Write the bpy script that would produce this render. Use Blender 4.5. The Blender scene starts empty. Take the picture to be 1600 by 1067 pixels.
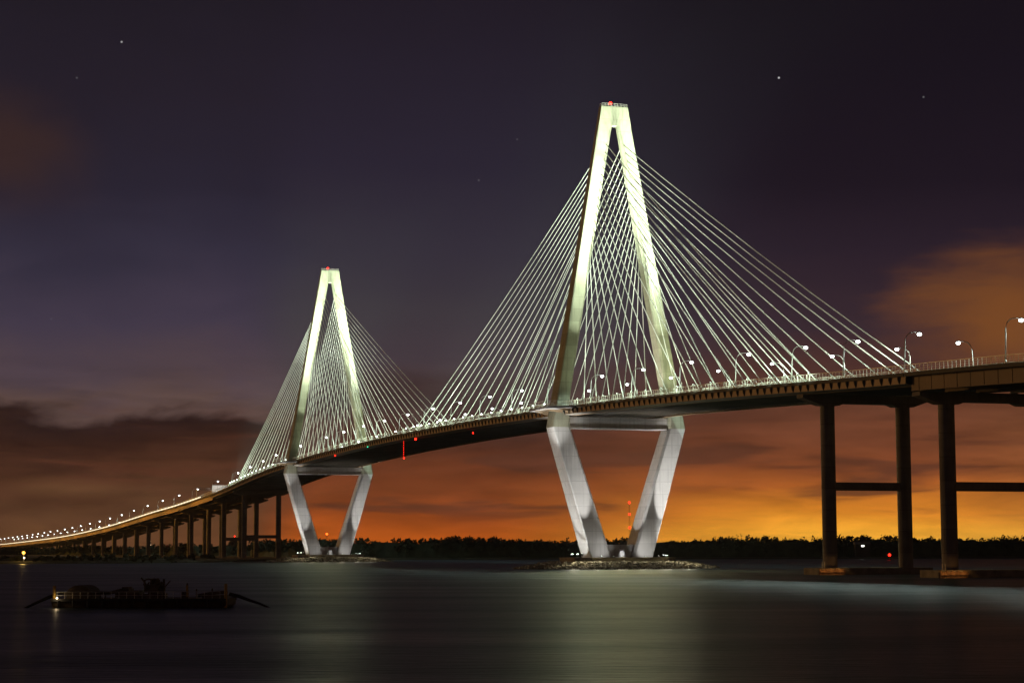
import bpy, math, random
from mathutils import Vector, Matrix
R = math.radians
random.seed(7)
C = bpy.context.scene.collection
sc = bpy.context.scene

# ------------------------------------------------------------------ camera
FPX, PITCH, ROLL, CAMZ = 3101.2, 0.1038, 0.0031, 7.57
cd = bpy.data.cameras.new('camera'); cam = bpy.data.objects.new('camera', cd); C.objects.link(cam)
cd.sensor_width = 36; cd.lens = 36 * FPX / 1600; cd.clip_start = 0.5; cd.clip_end = 30000
cam.matrix_world = Matrix.Translation((0, 0, CAMZ)) @ Matrix.Rotation(math.pi/2 + PITCH, 4, 'X') @ Matrix.Rotation(-ROLL, 4, 'Z')
sc.camera = cam

def at(px, py, Y):
    """the place at ground distance Y that the photograph shows at a given spot (survey helper)"""
    dx, dy = px - 800, 533.5 - py
    x = dx*math.cos(ROLL) + dy*math.sin(ROLL); v = -dx*math.sin(ROLL) + dy*math.cos(ROLL)
    x /= FPX; v /= FPX
    y = math.cos(PITCH) - v*math.sin(PITCH); z = math.sin(PITCH) + v*math.cos(PITCH)
    return Vector((x/y*Y, Y, CAMZ + z/y*Y))

# ------------------------------------------------------------------ view
sc.view_settings.view_transform = 'Standard'; sc.view_settings.look = 'None'
sc.view_settings.exposure = 0; sc.view_settings.gamma = 1
sc.render.engine = 'CYCLES'
sc.cycles.max_bounces = 5; sc.cycles.diffuse_bounces = 2; sc.cycles.glossy_bounces = 3
sc.cycles.sample_clamp_indirect = 3.0; sc.cycles.sample_clamp_direct = 12.0
sc.cycles.use_light_tree = True
sc.cycles.use_denoising = True

def lin(c):
    return tuple((x/255/12.92 if x/255 <= .04045 else ((x/255+.055)/1.055)**2.4) for x in c) + (1,)

# ------------------------------------------------------------------ world: dusk sky
w = bpy.data.worlds.new('World'); sc.world = w; w.use_nodes = True
nt = w.node_tree; N = nt.nodes; L = nt.links
for n in list(N): N.remove(n)
def nd(t, **k):
    n = N.new(t)
    for a, b in k.items(): setattr(n, a, b)
    return n
def M(op, a, b=None, c=None, clamp=False):
    n = N.new('ShaderNodeMath'); n.operation = op; n.use_clamp = clamp
    for i, v in enumerate((a, b, c)):
        if v is None: continue
        if isinstance(v, (int, float)): n.inputs[i].default_value = v
        else: L.new(v, n.inputs[i])
    return n.outputs[0]
def ramp(fac, stops):
    n = N.new('ShaderNodeValToRGB'); L.new(fac, n.inputs[0]); e = n.color_ramp.elements
    stops = sorted(stops)
    e[0].position = stops[0][0]; e[0].color = lin(stops[0][1]); e[1].position = stops[-1][0]; e[1].color = lin(stops[-1][1])
    for p, c in stops[1:-1]:
        k = e.new(p); k.color = lin(c)
    return n.outputs[0]
def mixc(f, a, b):
    n = N.new('ShaderNodeMix'); n.data_type = 'RGBA'
    if isinstance(f, (int, float)): n.inputs[0].default_value = f
    else: L.new(f, n.inputs[0])
    for i, v in ((6, a), (7, b)):
        if isinstance(v, tuple): n.inputs[i].default_value = v
        else: L.new(v, n.inputs[i])
    return n.outputs[2]
tc = nd('ShaderNodeTexCoord'); sp = nd('ShaderNodeSeparateXYZ'); L.new(tc.outputs['Generated'], sp.inputs[0])
X, Y, Z = sp.outputs
az = M('ARCTAN2', X, Y)
el = M('ARCTAN2', Z, M('SQRT', M('ADD', M('MULTIPLY', X, X), M('MULTIPLY', Y, Y))))
U = M('MULTIPLY_ADD', az, 3.101, 0.8)          # azimuth, 0..1.6 across the view to the bridge
V = M('MULTIPLY', el, 3.101)                   # elevation
def noise(su, sv, detail, ofs, rough=.55, dist=0):
    cb = nd('ShaderNodeCombineXYZ'); L.new(M('MULTIPLY', U, su), cb.inputs[0]); L.new(M('MULTIPLY', V, sv), cb.inputs[1]); cb.inputs[2].default_value = ofs
    n = nd('ShaderNodeTexNoise'); L.new(cb.outputs[0], n.inputs['Vector']); n.inputs['Scale'].default_value = 1
    n.inputs['Detail'].default_value = detail; n.inputs['Roughness'].default_value = rough; n.inputs['Distortion'].default_value = dist
    return n.outputs[0]
n1 = noise(5, 12, 7, 3.1, .56, .5); n2 = noise(3.0, 22, 5, 8.3); n3 = noise(2.2, 3.5, 3, 1.2); n4 = noise(6, 34, 6, 5.0, .58, .4)
bump = M('MULTIPLY', M('SINE', M('MULTIPLY_ADD', U, 16.0, -3.3)), -.014)
edge = M('ADD', M('ADD', M('MULTIPLY', M('SUBTRACT', n1, .5), .12), bump), .008)
Vd = M('ADD', V, edge)
Vs = M('ADD', V, M('MULTIPLY', M('SUBTRACT', n2, .5), .05))
left = ramp(Vd, [(0, (100, 62, 38)), (.03, (98, 63, 40)), (.07, (88, 57, 39)), (.12, (76, 45, 32)), (.17, (54, 31, 25)), (.212, (44, 28, 27)),
                 (.232, (90, 70, 66)), (.27, (80, 65, 72)), (.36, (66, 57, 73)), (.46, (51, 46, 62)), (.56, (41, 36, 50)), (.7, (37, 31, 42)), (.85, (32, 27, 36)), (1, (28, 23, 31))])
mid = ramp(Vs, [(0, (188, 88, 20)), (.02, (178, 83, 22)), (.05, (154, 72, 27)), (.08, (130, 64, 32)), (.12, (108, 55, 32)), (.15, (86, 47, 33)), (.19, (75, 47, 40)), (.23, (72, 55, 54)),
                (.3, (68, 57, 64)), (.36, (62, 55, 62)), (.46, (52, 46, 58)), (.6, (42, 36, 50)), (.75, (37, 31, 43)), (.9, (31, 25, 34)), (1, (27, 22, 30))])
right = ramp(Vs, [(0, (255, 184, 62)), (.025, (252, 172, 52)), (.055, (224, 136, 40)), (.09, (178, 96, 38)), (.12, (140, 74, 40)), (.16, (120, 66, 42)), (.2, (104, 60, 42)), (.235, (90, 53, 40)),
                  (.28, (76, 46, 42)), (.34, (56, 40, 48)), (.45, (42, 31, 42)), (.56, (30, 22, 32)), (.72, (25, 19, 28)), (.9, (22, 17, 24)), (1, (20, 16, 22))])
def sstep(x, a, b):
    n = nd('ShaderNodeMapRange'); n.interpolation_type = 'SMOOTHSTEP'; L.new(x, n.inputs[0]); n.inputs[1].default_value = a; n.inputs[2].default_value = b
    return n.outputs[0]
Uw = M('ADD', U, M('MULTIPLY', M('SUBTRACT', n3, .5), .18))
col = mixc(sstep(Uw, .38, .50), left, mid)
col = mixc(sstep(Uw, .72, 1.28), col, right)
# the city glow behind the right shore is strongest in the middle
fade = M('MULTIPLY', sstep(U, 1.38, 1.75), sstep(V, .3, .05))
col = mixc(M('MULTIPLY', fade, .55), col, lin((150, 96, 52)))
def blob(cu, cv, ru, rv, n, amt, sharp=(1.0, .1)):
    a = M('DIVIDE', M('SUBTRACT', U, cu), ru); b = M('DIVIDE', M('SUBTRACT', V, cv), rv)
    d = M('SQRT', M('ADD', M('MULTIPLY', a, a), M('MULTIPLY', b, b)))
    d = M('ADD', d, M('MULTIPLY', M('SUBTRACT', n, .5), amt))
    return sstep(d, *sharp)
col = mixc(M('MULTIPLY', blob(1.58, .35, .18, .105, M('ADD', M('MULTIPLY', n1, .6), M('MULTIPLY', n4, .4)), 1.7, (1.35, .1)), .88), col, lin((124, 74, 36)))
col = mixc(M('MULTIPLY', blob(.0, .6, .16, .11, n1, 1.0, (1.2, .1)), .5), col, lin((66, 42, 28)))
col = mixc(M('MULTIPLY', blob(.62, .235, .17, .05, n1, .9, (1.1, .2)), .65), col, lin((58, 40, 40)))
col = mixc(M('MULTIPLY', blob(.12, .095, .1, .018, n4, .9, (1.2, .2)), .55), col, lin((112, 76, 50)))
# long streaks of low cloud
col = mixc(M('MULTIPLY', M('MULTIPLY', sstep(noise(3.4, 26, 4, 12.7, .5, .4), .5, .66), sstep(V, .24, .16)), M('MULTIPLY', sstep(V, .03, .07), .8)), col, lin((88, 50, 36)))
st = M('MULTIPLY_ADD', M('SUBTRACT', n4, .5), 1.1, 1.0)
lowm = sstep(V, .34, .2)
k = M('MULTIPLY_ADD', M('SUBTRACT', st, 1.0), lowm, 1.0)
vm = nd('ShaderNodeVectorMath', operation='SCALE'); L.new(col, vm.inputs[0]); L.new(k, vm.inputs['Scale'])
col = vm.outputs[0]
# a few stars
stars = None
for (sx, sy, b) in ((190, 66, .28), (120, 122, .05), (1217, 122, .45), (1443, 152, .08), (80, 498, .03), (748, 282, .05), (808, 218, .04)):
    v = (at(sx, sy, 1000) - Vector((0, 0, CAMZ))).normalized()
    dp = nd('ShaderNodeVectorMath', operation='DISTANCE'); L.new(tc.outputs['Generated'], dp.inputs[0]); dp.inputs[1].default_value = v
    s_ = M('MULTIPLY', sstep(dp.outputs['Value'], .0007, .0003), b)
    stars = s_ if stars is None else M('ADD', stars, s_)
cb = nd('ShaderNodeCombineXYZ')
for i in range(3): L.new(stars, cb.inputs[i])
ad = nd('ShaderNodeVectorMath', operation='ADD'); L.new(col, ad.inputs[0]); L.new(cb.outputs[0], ad.inputs[1])
bg = nd('ShaderNodeBackground'); bg.inputs[1].default_value = 1.0; L.new(ad.outputs[0], bg.inputs[0])
out = nd('ShaderNodeOutputWorld'); L.new(bg.outputs[0], out.inputs[0])

# ------------------------------------------------------------------ bridge frame: u across (right), s along (away), z up
BX, BY, BAZ = 39.117, 746.727, 0.3231
CA, SA = math.cos(BAZ), math.sin(BAZ)
def W(s, u, z): return Vector((BX - s*SA + u*CA, BY + s*CA + u*SA, z))

# low sodium glow of the near city, from beyond the left bank
sd = bpy.data.lights.new('city_glow_sun', 'SUN'); so = bpy.data.objects.new('city_glow_sun', sd); C.objects.link(so)
sd.energy = 0.5; sd.angle = R(8); sd.color = (1.0, .5, .14)
so.rotation_euler = Vector((.86, -.5, -.10)).to_track_quat('-Z', 'Y').to_euler(); so.location = (-300, 500, 200)

# ------------------------------------------------------------------ materials
def material(name, base, rough=.8, metal=0., noise_scale=.3, var=.25, spec=.3, emit=None, es=0., joints=None, stain=None, bump=0., coords='Object', jdark=.55):
    m = bpy.data.materials.new(name); m.use_nodes = True; t = m.node_tree; n = t.nodes; l = t.links
    b = n['Principled BSDF']; b.inputs['Roughness'].default_value = rough; b.inputs['Metallic'].default_value = metal
    b.inputs['Specular IOR Level'].default_value = spec
    c = n.new('ShaderNodeTexCoord'); no = n.new('ShaderNodeTexNoise'); no.inputs['Scale'].default_value = noise_scale; no.inputs['Detail'].default_value = 6
    l.new(c.outputs[coords], no.inputs['Vector'])
    r = n.new('ShaderNodeValToRGB'); l.new(no.outputs[0], r.inputs[0]); e = r.color_ramp.elements
    e[0].position = .3; e[1].position = .7
    e[0].color = tuple(x*(1-var) for x in base) + (1,); e[1].color = tuple(min(1, x*(1+var)) for x in base) + (1,)
    colr = r.outputs[0]
    if stain:     # rain streaks, long in z
        mp = n.new('ShaderNodeMapping'); mp.inputs['Scale'].default_value = (1.2, 1.2, .06); l.new(c.outputs[coords], mp.inputs[0])
        ns = n.new('ShaderNodeTexNoise'); ns.inputs['Scale'].default_value = 1; ns.inputs['Detail'].default_value = 5; l.new(mp.outputs[0], ns.inputs['Vector'])
        mr = n.new('ShaderNodeMapRange'); l.new(ns.outputs[0], mr.inputs[0]); mr.inputs[1].default_value = .5; mr.inputs[2].default_value = .75; mr.inputs[4].default_value = stain
        mx = n.new('ShaderNodeMix'); mx.data_type = 'RGBA'; l.new(mr.outputs[0], mx.inputs[0]); l.new(colr, mx.inputs[6]); mx.inputs[7].default_value = tuple(x*.45 for x in base) + (1,)
        colr = mx.outputs[2]
    if joints:    # casting joints every few metres of height
        sx = n.new('ShaderNodeSeparateXYZ'); l.new(c.outputs[coords], sx.inputs[0])
        a = n.new('ShaderNodeMath'); a.operation = 'MODULO'; l.new(sx.outputs[2], a.inputs[0]); a.inputs[1].default_value = joints
        g = n.new('ShaderNodeMath'); g.operation = 'LESS_THAN'; l.new(a.outputs[0], g.inputs[0]); g.inputs[1].default_value = .16
        # each lift has its own tone
        fl = n.new('ShaderNodeMath'); fl.operation = 'DIVIDE'; l.new(sx.outputs[2], fl.inputs[0]); fl.inputs[1].default_value = joints
        f2 = n.new('ShaderNodeMath'); f2.operation = 'FLOOR'; l.new(fl.outputs[0], f2.inputs[0])
        wn = n.new('ShaderNodeTexWhiteNoise'); wn.noise_dimensions = '1D'; l.new(f2.outputs[0], wn.inputs['W'])
        mr2 = n.new('ShaderNodeMapRange'); l.new(wn.outputs[0], mr2.inputs[0]); mr2.inputs[3].default_value = .86; mr2.inputs[4].default_value = 1.04
        vs = n.new('ShaderNodeVectorMath'); vs.operation = 'SCALE'; l.new(colr, vs.inputs[0]); l.new(mr2.outputs[0], vs.inputs['Scale'])
        mx = n.new('ShaderNodeMix'); mx.data_type = 'RGBA'; l.new(g.outputs[0], mx.inputs[0]); l.new(vs.outputs[0], mx.inputs[6]); mx.inputs[7].default_value = tuple(x*jdark for x in base) + (1,)
        colr = mx.outputs[2]
    l.new(colr, b.inputs['Base Color'])
    if bump:
        bp = n.new('ShaderNodeBump'); bp.inputs['Strength'].default_value = bump; bp.inputs['Distance'].default_value = .1; l.new(no.outputs[0], bp.inputs['Height']); l.new(bp.outputs[0], b.inputs['Normal'])
    if emit:
        b.inputs['Emission Color'].default_value = tuple(emit) + (1,); b.inputs['Emission Strength'].default_value = es
        m.cycles.emission_sampling = 'NONE'
    return m
MT = dict(
    tower=material('tower_concrete', (.35, .36, .26), .75, noise_scale=.12, var=.2, joints=4.6, stain=.6, jdark=.75),
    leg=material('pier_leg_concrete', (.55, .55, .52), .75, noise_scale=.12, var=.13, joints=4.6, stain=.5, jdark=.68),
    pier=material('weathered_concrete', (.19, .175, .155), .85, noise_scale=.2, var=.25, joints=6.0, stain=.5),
    cap=material('stained_concrete', (.22, .20, .15), .9, noise_scale=.5, var=.3),
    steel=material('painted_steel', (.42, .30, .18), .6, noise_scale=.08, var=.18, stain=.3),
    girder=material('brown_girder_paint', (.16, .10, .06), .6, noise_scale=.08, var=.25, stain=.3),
    under=material('dark_steel', (.20, .18, .15), .7, noise_scale=.1, var=.3),
    slab=material('deck_concrete', (.32, .32, .30), .85, noise_scale=.3),
    asphalt=material('asphalt', (.06, .06, .06), .9, noise_scale=1.2),
    fascia=material('fascia_coating', (.045, .04, .035), .7, noise_scale=.2),
    rail=material('galvanised_rail', (.55, .55, .50), .5, .3, noise_scale=1.),
    cable=material('white_cable_sheath', (.82, .84, .78), .45, noise_scale=.5, var=.04),
    pole=material('pole_metal', (.55, .55, .53), .5, .4, noise_scale=2.),
    housing=material('dark_housing', (.08, .08, .08), .5, .5),
    lamp=material('lamp_lens', (.9, .9, .9), .3, emit=(.92, 1., .95), es=14.),
    flood=material('flood_lens', (.9, .9, .9), .3, emit=(.86, 1., .84), es=16.),
    strip=material('added_rail_glow', (.9, .9, .8), .3, noise_scale=.05, emit=(1., .93, .66), es=1.1),  # glow standing in for the light on the left approach barrier
    red=material('red_lamp_glass', (.8, .05, .03), .3, emit=(1., .014, .006), es=7.),
    orange=material('orange_lamp_glass', (.8, .2, .03), .3, emit=(1., .09, .01), es=6.),
    green=material('green_lamp_glass', (.05, .8, .5), .3, emit=(.04, 1., .5), es=1.6),
    sodium=material('sodium_lamp_glass', (.9, .6, .2), .3, emit=(1., .45, .05), es=2.6),
    warm=material('warm_lamp_glass', (.9, .8, .6), .3, emit=(1., .8, .5), es=6.),
    white=material('white_paint', (.8, .8, .78), .6, noise_scale=1., var=.05),
    rock=material('riprap_rock', (.24, .21, .14), .9, noise_scale=.5, var=.7, coords='Object'),
    foliage=material('dark_foliage', (.028, .036, .02), .9, noise_scale=.2, var=.5),
    scrub=material('marsh_scrub', (.06, .055, .03), .9, noise_scale=.4, var=.5),
    bark=material('bark', (.06, .045, .03), .9),
    hull=material('rusty_hull', (.05, .034, .02), .8, noise_scale=.8, var=.5),
    gear=material('greasy_machinery', (.085, .07, .045), .7, noise_scale=1.2, var=.5),
    rubber=material('rubber_pipe', (.02, .02, .02), .6),
    wood=material('timber_fender', (.16, .10, .06), .9, noise_scale=1.5, var=.4),
    yellow=material('worn_yellow_paint', (.40, .26, .05), .7, noise_scale=2., var=.4),
    brick=material('pale_wall', (.07, .06, .05), .9),
)

# ------------------------------------------------------------------ mesh helpers
class MB:
    def __init__(s): s.v = []; s.f = []
    def add(s, vs, fs):
        o = len(s.v); s.v += [tuple(v) for v in vs]; s.f += [tuple(i+o for i in f) for f in fs]; return s
    def box(s, x0, x1, y0, y1, z0, z1):
        return s.add([(x0,y0,z0),(x1,y0,z0),(x1,y1,z0),(x0,y1,z0),(x0,y0,z1),(x1,y0,z1),(x1,y1,z1),(x0,y1,z1)],
                     [(0,3,2,1),(4,5,6,7),(0,1,5,4),(1,2,6,5),(2,3,7,6),(3,0,4,7)])
    def loft(s, rings, cap=True, closed=True):
        n = len(rings[0]); vs = [v for r in rings for v in r]; fs = []
        for k in range(len(rings)-1):
            for i in range(n if closed else n-1):
                j = (i+1) % n; fs.append((k*n+i, k*n+j, (k+1)*n+j, (k+1)*n+i))
        if cap: fs += [tuple(range(n-1, -1, -1)), tuple((len(rings)-1)*n+i for i in range(n))]
        return s.add(vs, fs)
    def tube(s, pts, r, n=8, r1=None):
        pts = [Vector(p) for p in pts]; rings = []; m = len(pts)
        for i, p in enumerate(pts):
            d = (pts[min(i+1, m-1)] - pts[max(i-1, 0)]).normalized()
            a = d.cross(Vector((0, 0, 1))) if abs(d.z) < .95 else d.cross(Vector((1, 0, 0)))
            a.normalize(); b = a.cross(d)
            rr = r if r1 is None else r + (r1-r)*i/(m-1)
            rings.append([p + a*rr*math.cos(2*math.pi*k/n) + b*rr*math.sin(2*math.pi*k/n) for k in range(n)])
        return s.loft(rings)
    def ball(s, c, rx, ry, rz, n=10, m=6):
        vs = [(c[0], c[1], c[2]-rz)]
        for i in range(1, m):
            t = math.pi*i/m - math.pi/2
            for k in range(n):
                a = 2*math.pi*k/n; vs.append((c[0]+rx*math.cos(t)*math.cos(a), c[1]+ry*math.cos(t)*math.sin(a), c[2]+rz*math.sin(t)))
        vs.append((c[0], c[1], c[2]+rz)); fs = []
        for k in range(n): fs.append((0, 1+(k+1) % n, 1+k))
        for i in range(m-2):
            for k in range(n): fs.append((1+i*n+k, 1+i*n+(k+1) % n, 1+(i+1)*n+(k+1) % n, 1+(i+1)*n+k))
        t = len(vs)-1
        for k in range(n): fs.append((1+(m-2)*n+k, 1+(m-2)*n+(k+1) % n, t))
        return s.add(vs, fs)
    def build(s, name, mat, parent=None, smooth=False, loc=None):
        me = bpy.data.meshes.new(name); me.from_pydata(s.v, [], s.f); me.materials.append(mat)
        if smooth: me.polygons.foreach_set('use_smooth', [True]*len(me.polygons))
        me.update(); o = bpy.data.objects.new(name, me); C.objects.link(o)
        if parent: o.parent = parent
        if loc: o.location = loc
        return o
def parts(name, mbs, mat, parent, limit=100, rest='', smooth=False):
    out = [m.build(name, mat, parent, smooth) for m in mbs[:limit]]
    if len(mbs) > limit:
        m = MB()
        for q in mbs[limit:]: m.add(q.v, q.f)
        o = m.build(rest or name + 's', mat, parent, smooth); o['kind'] = 'stuff'
    return out
def tag(o, label=None, cat=None, group=None, kind=None):
    if label: o['label'] = label
    if cat: o['category'] = cat
    if group: o['group'] = group
    if kind: o['kind'] = kind
    return o
def thing(name, label, cat, loc=(0, 0, 0), rz=0., group=None):
    o = bpy.data.objects.new(name, None); C.objects.link(o); o.location = loc; o.rotation_euler = (0, 0, rz); o.empty_display_size = 1
    return tag(o, label, cat, group)
def copy_tree(o, parent=None):
    c = o.copy(); C.objects.link(c); c.parent = parent
    for ch in list(o.children): copy_tree(ch, c)
    return c
def spot(name, loc, target, power, color, size, blend=.6, parent=None, radius=.4):
    d = bpy.data.lights.new(name, 'SPOT'); d.energy = power; d.color = color; d.spot_size = R(size); d.spot_blend = blend; d.shadow_soft_size = radius
    o = bpy.data.objects.new(name, d); C.objects.link(o)
    if parent: o.parent = parent
    o.location = loc; o.rotation_euler = (Vector(target)-Vector(loc)).to_track_quat('-Z', 'Y').to_euler()
    return o
ORD = ['', 'first', 'second', 'third', 'fourth', 'fifth', 'sixth', 'seventh', 'eighth', 'ninth', 'tenth', 'eleventh', 'twelfth', 'thirteenth', 'fourteenth', 'fifteenth', 'sixteenth',
       'seventeenth', 'eighteenth', 'nineteenth', 'twentieth']
TENS = {2: 'twenty', 3: 'thirty', 4: 'forty', 5: 'fifty', 6: 'sixty', 7: 'seventy'}
TENTH = {3: 'thirtieth', 4: 'fortieth', 5: 'fiftieth', 6: 'sixtieth', 7: 'seventieth'}
def ordinal(n):
    if n <= 20: return ORD[n]
    return TENTH[n//10] if n % 10 == 0 else TENS[n//10] + '-' + ORD[n % 10]

# ------------------------------------------------------------------ setting: river, banks
def river():
    m = bpy.data.materials.new('river_water'); m.use_nodes = True; t = m.node_tree; n = t.nodes; l = t.links
    b = n['Principled BSDF']; b.inputs['Base Color'].default_value = (.036, .068, .078, 1); b.inputs['Roughness'].default_value = .30
    b.inputs['IOR'].default_value = 1.33; b.inputs['Specular IOR Level'].default_value = .20
    c = n.new('ShaderNodeTexCoord')
    def nz(sx, sy, det):
        mp = n.new('ShaderNodeMapping'); mp.inputs['Scale'].default_value = (sx, sy, 1); l.new(c.outputs['Object'], mp.inputs[0])
        q = n.new('ShaderNodeTexNoise'); q.inputs['Scale'].default_value = 1; q.inputs['Detail'].default_value = det; l.new(mp.outputs[0], q.inputs['Vector']); return q.outputs[0]
    a = nz(.2, .9, 4); d = nz(.02, .05, 2)
    bp = n.new('ShaderNodeBump'); bp.inputs['Strength'].default_value = .85; bp.inputs['Distance'].default_value = .5; l.new(a, bp.inputs['Height'])
    b2 = n.new('ShaderNodeBump'); b2.inputs['Strength'].default_value = .5; b2.inputs['Distance'].default_value = .5; l.new(d, b2.inputs['Height']); l.new(bp.outputs[0], b2.inputs['Normal'])
    l.new(b2.outputs[0], b.inputs['Normal'])
    mr = n.new('ShaderNodeMapRange'); l.new(d, mr.inputs[0]); mr.inputs[1].default_value = .3; mr.inputs[2].default_value = .7; mr.inputs[3].default_value = .30; mr.inputs[4].default_value = .42; l.new(mr.outputs[0], b.inputs['Roughness'])
    o = MB().add([(-3400, -300, 0), (3400, -300, 0), (3400, 5900, 0), (-3400, 5900, 0)], [(0, 1, 2, 3)]).build('river', m)
    tag(o, kind='structure')
river()
# far bank: low land from the water's edge back to the horizon
bm = MB()
shore = [(-3390, 1150), (-900, 1120), (-420, 1100), (-300, 1092), (-215, 1100), (-185, 1130), (-172, 1200), (-165, 1330), (-60, 1370), (100, 1340), (300, 1330), (700, 1310), (3390, 1400)]
pts = [(x, y, -.5) for x, y in shore] + [(x, y+9, 1.1) for x, y in shore] + [(x, max(y+60, 1500), 1.6) for x, y in shore] + [(x, 5880, 2.0) for x, y in shore]
n_ = len(shore)
bm.add(pts, [(r*n_+i, r*n_+i+1, (r+1)*n_+i+1, (r+1)*n_+i) for r in range(3) for i in range(n_-1)])
tag(bm.build('far_bank_ground', MT['scrub']), kind='structure')

def wood(name, spans, h0, h1, label, mat, seed, dens=1.25, backing=.8):
    rnd = random.Random(seed); mb = MB()
    for (x0, y0, x1, y1, ha, hb) in spans:
        Ls = math.hypot(x1-x0, y1-y0); cnt = int(Ls/4.4*dens)
        for i in range(cnt):
            t = (i + rnd.random())/cnt; gx = x0+(x1-x0)*t + rnd.uniform(-3, 3); gy = y0+(y1-y0)*t + rnd.uniform(-14, 16)
            big = math.sin(gx*.021+seed)*.5 + math.sin(gx*.063+1.3*seed)*.5
            h = (ha + (hb-ha)*(.5+.38*big + rnd.uniform(-.26, .26))); cr = h*rnd.uniform(.2, .34)
            mb.tube([(gx, gy, 0), (gx+rnd.uniform(-.5, .5), gy, h*.8)], .32, 4, .12)
            lobes = [(gx+rnd.uniform(-cr, cr)*.9, gy+rnd.uniform(-cr, cr)*.8, h*rnd.uniform(.45, .9), cr*rnd.uniform(.35, .7)) for _ in range(6)]
            for (lx, ly, lz, lr) in lobes:
                for _ in range(24):
                    d = Vector((rnd.gauss(0, 1), rnd.gauss(0, 1), rnd.gauss(0, .8))).normalized()*lr*rnd.uniform(.5, 1.1)
                    c = Vector((lx, ly, min(lz, h-.3))) + d
                    a = Vector((rnd.gauss(0, 1), rnd.gauss(0, 1), rnd.gauss(0, 1))).normalized(); b = a.orthogonal().normalized(); q = rnd.uniform(.4, .9)
                    mb.add([c-a*q-b*q*.7, c+a*q-b*q*.5, c+a*q*.6+b*q, c-a*q*.8+b*q*.8], [(0, 1, 2, 3)])
        # dense undergrowth inside the wood
        m = max(6, int(Ls/7)); ring0 = []; ring1 = []; ring2 = []; ring3 = []
        for i in range(m+1):
            t = i/m; gx = x0+(x1-x0)*t; gy = y0+(y1-y0)*t; hh = (ha*.5+hb*.5)*(backing + rnd.uniform(-.07, .07))
            ring0.append((gx, gy-8, 0)); ring1.append((gx, gy-3+rnd.uniform(-2, 2), hh)); ring2.append((gx, gy+5, hh*rnd.uniform(.8, 1.1))); ring3.append((gx, gy+12, 0))
        mb.loft([ring0, ring1, ring2, ring3], cap=False, closed=False)
    return tag(mb.build(name, mat), label, 'trees', kind='stuff')
wood('far_bank_wood', [(-140, 1420, 60, 1400, 11, 17.5), (60, 1395, 330, 1370, 11, 15.5), (330, 1370, 620, 1380, 11, 17), (-60, 1440, 420, 1420, 12, 16.5)], 0, 0,
     'dark wood along the far bank behind the bridge, from the far tower to the right edge', MT['foliage'], 3)
wood('left_bank_wood', [(-330, 1900, -200, 1800, 10, 15), (-800, 2500, -330, 2200, 9, 14), (-215, 1640, -135, 1500, 11, 16)], 0, 0,
     'low dark wood behind the approach piers on the left bank', MT['foliage'], 11)
wood('marsh_bushes', [(-420, 1130, -190, 1125, 1.6, 4.0), (-480, 1230, -190, 1190, 2, 5.5), (-600, 1400, -200, 1350, 2.5, 6.0)], 0, 0,
     'low scrubby bushes on the marsh under the left approach', MT['scrub'], 5, 1.1, .5)

# ------------------------------------------------------------------ deck profile
TAB = [(-700, 30.0), (-500, 39.5), (-400, 44.2), (-308.6, 48.8), (-273.7, 50.2), (-234, 51.6), (-186.7, 53.6), (-141, 55.4), (-87.5, 57.2), (-28.9, 58.85), (32.7, 60.1), (118, 61.4), (193.7, 62.0), (232, 62.1), (308, 61.85),
       (345, 61.5), (420, 60.4), (483.8, 58.9), (535, 57.4), (590, 55.1), (640, 52.5), (690, 49.8), (743, 47.4), (908, 41.9), (1030, 38.9), (1362, 29.7), (1730, 23.4), (2201, 19.6), (2813, 16.2), (4200, 11)]
def zdeck(s):
    n = len(TAB)
    for i in range(n-1):
        if s <= TAB[i+1][0] or i == n-2:
            x0, y0 = TAB[i]; x1, y1 = TAB[i+1]; h = x1-x0; t = (s-x0)/h
            m0 = (y1-TAB[i-1][1])/(x1-TAB[i-1][0]) if i > 0 else (y1-y0)/h
            m1 = (TAB[i+2][1]-y0)/(TAB[i+2][0]-x0) if i < n-2 else (y1-y0)/h
            return (2*t**3-3*t*t+1)*y0 + (t**3-2*t*t+t)*h*m0 + (-2*t**3+3*t*t)*y1 + (t**3-t*t)*h*m1
BR = dict(loc=(BX, BY, 0), rz=BAZ)       # local x = u, local y = s
def rng(a, b, st):
    n = max(1, round((b-a)/st)); return [a+(b-a)*i/n for i in range(n+1)]
def sweep(mb, prof, ss):
    """prof: closed list of (u, dz); swept along the deck line"""
    return mb.loft([[(u, s, zdeck(s)+dz) for u, dz in prof] for s in ss])
def rect(u0, u1, z0, z1): return [(u0, z0), (u1, z0), (u1, z1), (u0, z1)]

def railing(mb, u, s0, s1, h, post, parent_rails=3, base=.05, w=.06):
    ss = rng(s0, s1, 12)
    for k in range(parent_rails):
        z = base + .25 + (h-.25)*k/(parent_rails-1)
        ww = w*(1.5 if k == parent_rails-1 else .6)
        sweep(mb, rect(u-ww, u+ww, z-ww*.8, z+ww*.8), ss)
    for s in rng(s0, s1, post):
        z = zdeck(s); mb.box(u-w*.8, u+w*.8, s-w*.8, s+w*.8, z+base, z+base+h)

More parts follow.
